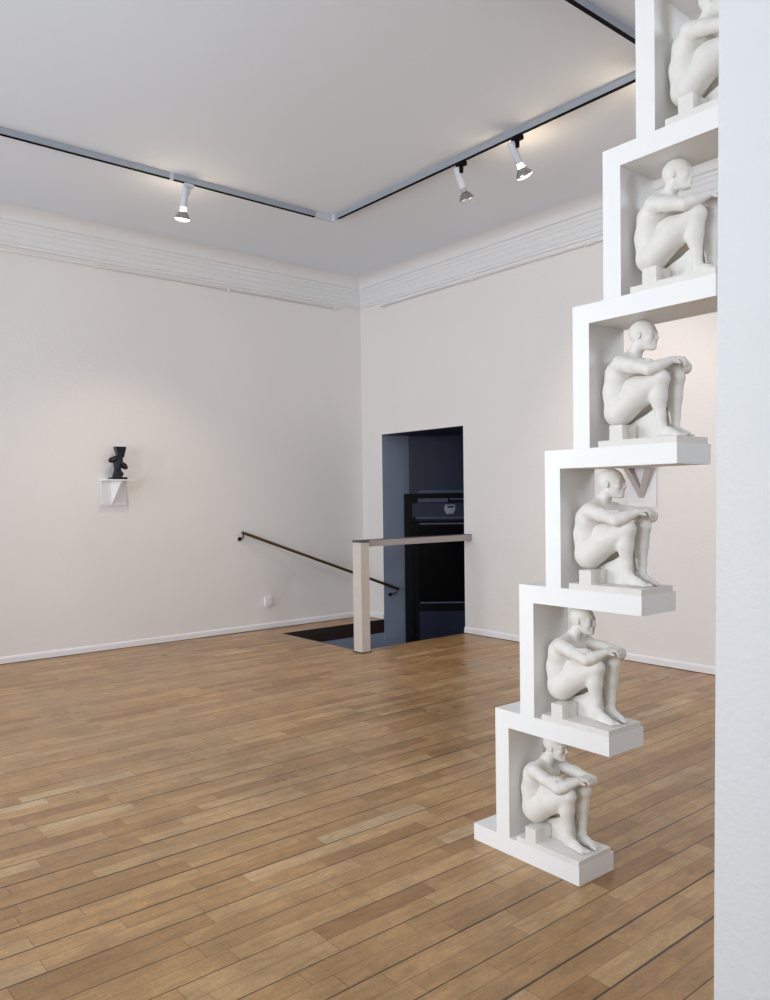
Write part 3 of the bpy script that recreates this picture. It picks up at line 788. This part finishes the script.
# ================================================================== PICTURE RAILS
def picture_rail(name_label, p0, p1, wall_n, pins):
    t = thing('picture_rail', name_label, 'picture rail', p0)
    P0_, P1_ = Vector(p0), Vector(p1)
    n = Vector(wall_n)
    mesh_obj('rod', tube(bmesh.new(), [Vector((0, 0, 0)), P1_ - P0_], 0.0105, 10), WHITE, t, smooth=True)
    for s in pins:
        q = (P1_ - P0_).normalized() * s
        o = mesh_obj('bracket', tube(bmesh.new(), [q + Vector((0, 0, .010)) - n * 0.034, q + Vector((0, 0, .010)) - n * .008, q + n * .004 + Vector((0, 0, -.002)), q + n * 0.008 + Vector((0, 0, -.022))], 0.008, 8, radii=[.011, .010, .013, .012]), WHITE, t, smooth=True)
    return t
# drawn from measured positions (rod 32 mm off the wall)
picture_rail('thin white picture rail with round brackets under the cornice of the left wall', (0.036, -0.36, 3.712), (0.036, -7.9, 3.712), (1, 0, 0), [0.05 + 1.42 * k for k in range(6)])
picture_rail('thin white picture rail under the cornice of the far right wall, above doorway', (0.44, -0.036, 3.712), (9.6, -0.036, 3.712), (0, -1, 0), [0.06 + 1.43 * k for k in range(7)])

# ================================================================== LIGHTING TRACK
TX0, TX1, TY = 1.68, 5.115, -1.645
TZ0 = 4.026
tr = thing('lighting_track', 'grey aluminium lighting track with black underside running in angled lines across ceiling', 'lighting track', (TX0, TY, ROOM_Z))
O = Vector((-TX0, -TY, -ROOM_Z))
hw = 0.0125
def tbar(x0, y0, x1, y1):
    a_ = boxes(((x0, y0, TZ0 + 0.006), (x1, y1, ROOM_Z - 0.0005)))
    return a_
mesh_obj('track_bar', at(tbar(TX0 - hw, -8.2, TX0 + hw, TY - 0.06), O), ALU, tr)
mesh_obj('track_bar', at(tbar(TX0 + 0.06, TY - hw, TX1 - 0.06, TY + hw), O), ALU, tr)
mesh_obj('track_bar', at(tbar(TX1 - hw, -8.2, TX1 + hw, TY - 0.06), O), ALU, tr)
slot = lambda a_, b_: at(boxes((a_, b_)), O)
mesh_obj('conductor_slot', slot((TX0 - hw, -8.2, TZ0), (TX0 + hw, TY - 0.20, TZ0 + 0.0058)), TRACKBLACK, tr)
mesh_obj('conductor_slot', slot((TX0 + 0.10, TY - hw, TZ0), (TX1 - 0.10, TY + hw, TZ0 + 0.0058)), TRACKBLACK, tr)
mesh_obj('conductor_slot', slot((TX1 - hw, -8.2, TZ0), (TX1 + hw, TY - 0.20, TZ0 + 0.0058)), TRACKBLACK, tr)
for x, sx in ((TX0, 1), (TX1, -1)):
    xx = sorted((x - sx * (hw + .002), x + sx * 0.06)); xa = sorted((x - hw - .002, x + hw + .002))
    mesh_obj('corner_connector', at(boxes(((xx[0], TY - hw - .002, TZ0 - .001), (xx[1], TY + hw + .002, ROOM_Z - .0005)), ((xa[0], TY - 0.19, TZ0 - .001), (xa[1], TY - hw - .0021, ROOM_Z - .0005))), O), GREYP if sx > 0 else ALU, tr)
mesh_obj('joint_cover', at(boxes(((TX0 - hw - .002, -3.255, TZ0 - .002), (TX0 + hw + .002, -3.225, ROOM_Z - .0005))), O), GREYP, tr)

def spot(label, x, y, aim, lit, adapter_mat, energy=0, blend=0.8, size=70, target=None):
    """aim: unit direction the bulb points to"""
    t = thing('track_spotlight', label, 'spotlight', (x, y, TZ0 - 0.0015), 0, 'reflector bulbs on the ceiling track')
    mesh_obj('adapter', boxes(((-.021, -.040, -.030), (.021, .040, 0)) if abs(x - TX0) < .1 else ((-.040, -.021, -.030), (.040, .021, 0))), adapter_mat, t, bevel=0.003)
    mesh_obj('stem', boxes(((-.011, -.011, -.080), (.011, .011, -.0302))), adapter_mat, t, bevel=0.002)
    d = Vector(aim).normalized()
    q = d.to_track_quat('-Z', 'Y').to_matrix().to_4x4()
    piv = Vector((0, 0, -.066)) + Vector((d.x, d.y, 0)) * -0.02 + Vector((-d.y, d.x, 0)).normalized() * 0.036
    Mx = Matrix.Translation(piv) @ q @ Matrix.Scale(1.12, 4)
    def lat(name, prof, m_, par=t, seg=24):
        b_ = lathe(bmesh.new(), prof, seg); bmesh.ops.transform(b_, matrix=Mx, verts=b_.verts)
        return mesh_obj(name, b_, m_, par, autosmooth=40)
    lat('lamp_holder', [(0.0, .030), (.020, .030), (.024, .024), (.024, -.110), (.021, -.112), (0, -.112)], GREYP)
    lat('bulb_neck', [(0.0, -.1122), (.017, -.1122), (.018, -.128), (.022, -.1378), (0, -.1378)], NECK_ON if lit else NECK_OFF)
    bl = lat('bulb_reflector', [(.0, -.138), (.0225, -.138), (.036, -.152), (.050, -.176), (.0545, -.188), (.0545, -.191), (0.0, -.191)], SILVER)
    lat('bulb_face', [(.0, -.1912), (.0535, -.1912), (.048, -.199), (.034, -.205), (.016, -.208), (0.0, -.209)], FACE_ON if lit else FACE_OFF, par=bl)
    if lit and energy:
        Ld = bpy.data.lights.new('bulb_light', 'SPOT'); Ld.energy = energy; Ld.color = (1.0, 0.80, 0.66)
        Ld.spot_size = math.radians(size); Ld.spot_blend = blend; Ld.shadow_soft_size = 0.03
        lo = bpy.data.objects.new('bulb_light', Ld); COL.objects.link(lo); lo.parent = t
        lo.matrix_local = Matrix.Translation(Mx @ Vector((0, 0, -.225))) @ q
    return t
spot('lit spotlight with a grey adapter on the left run of the track, facing left wall', TX0, -3.09, (-.26, .0, -1), True, GREYP, 62, size=95)
spot('unlit spotlight with a black adapter, left one of the pair on the far track', 3.36, TY, (.06, .45, -1), False, TRACKBLACK)
spot('lit spotlight with a black adapter and white glowing face, right of the far pair', 3.92, TY, (.0, .75, -1), True, TRACKBLACK, 40)
spot('lit spotlight on the far track behind the white tower', 4.995, TY, (-.35, .6, -1), True, TRACKBLACK, 40)
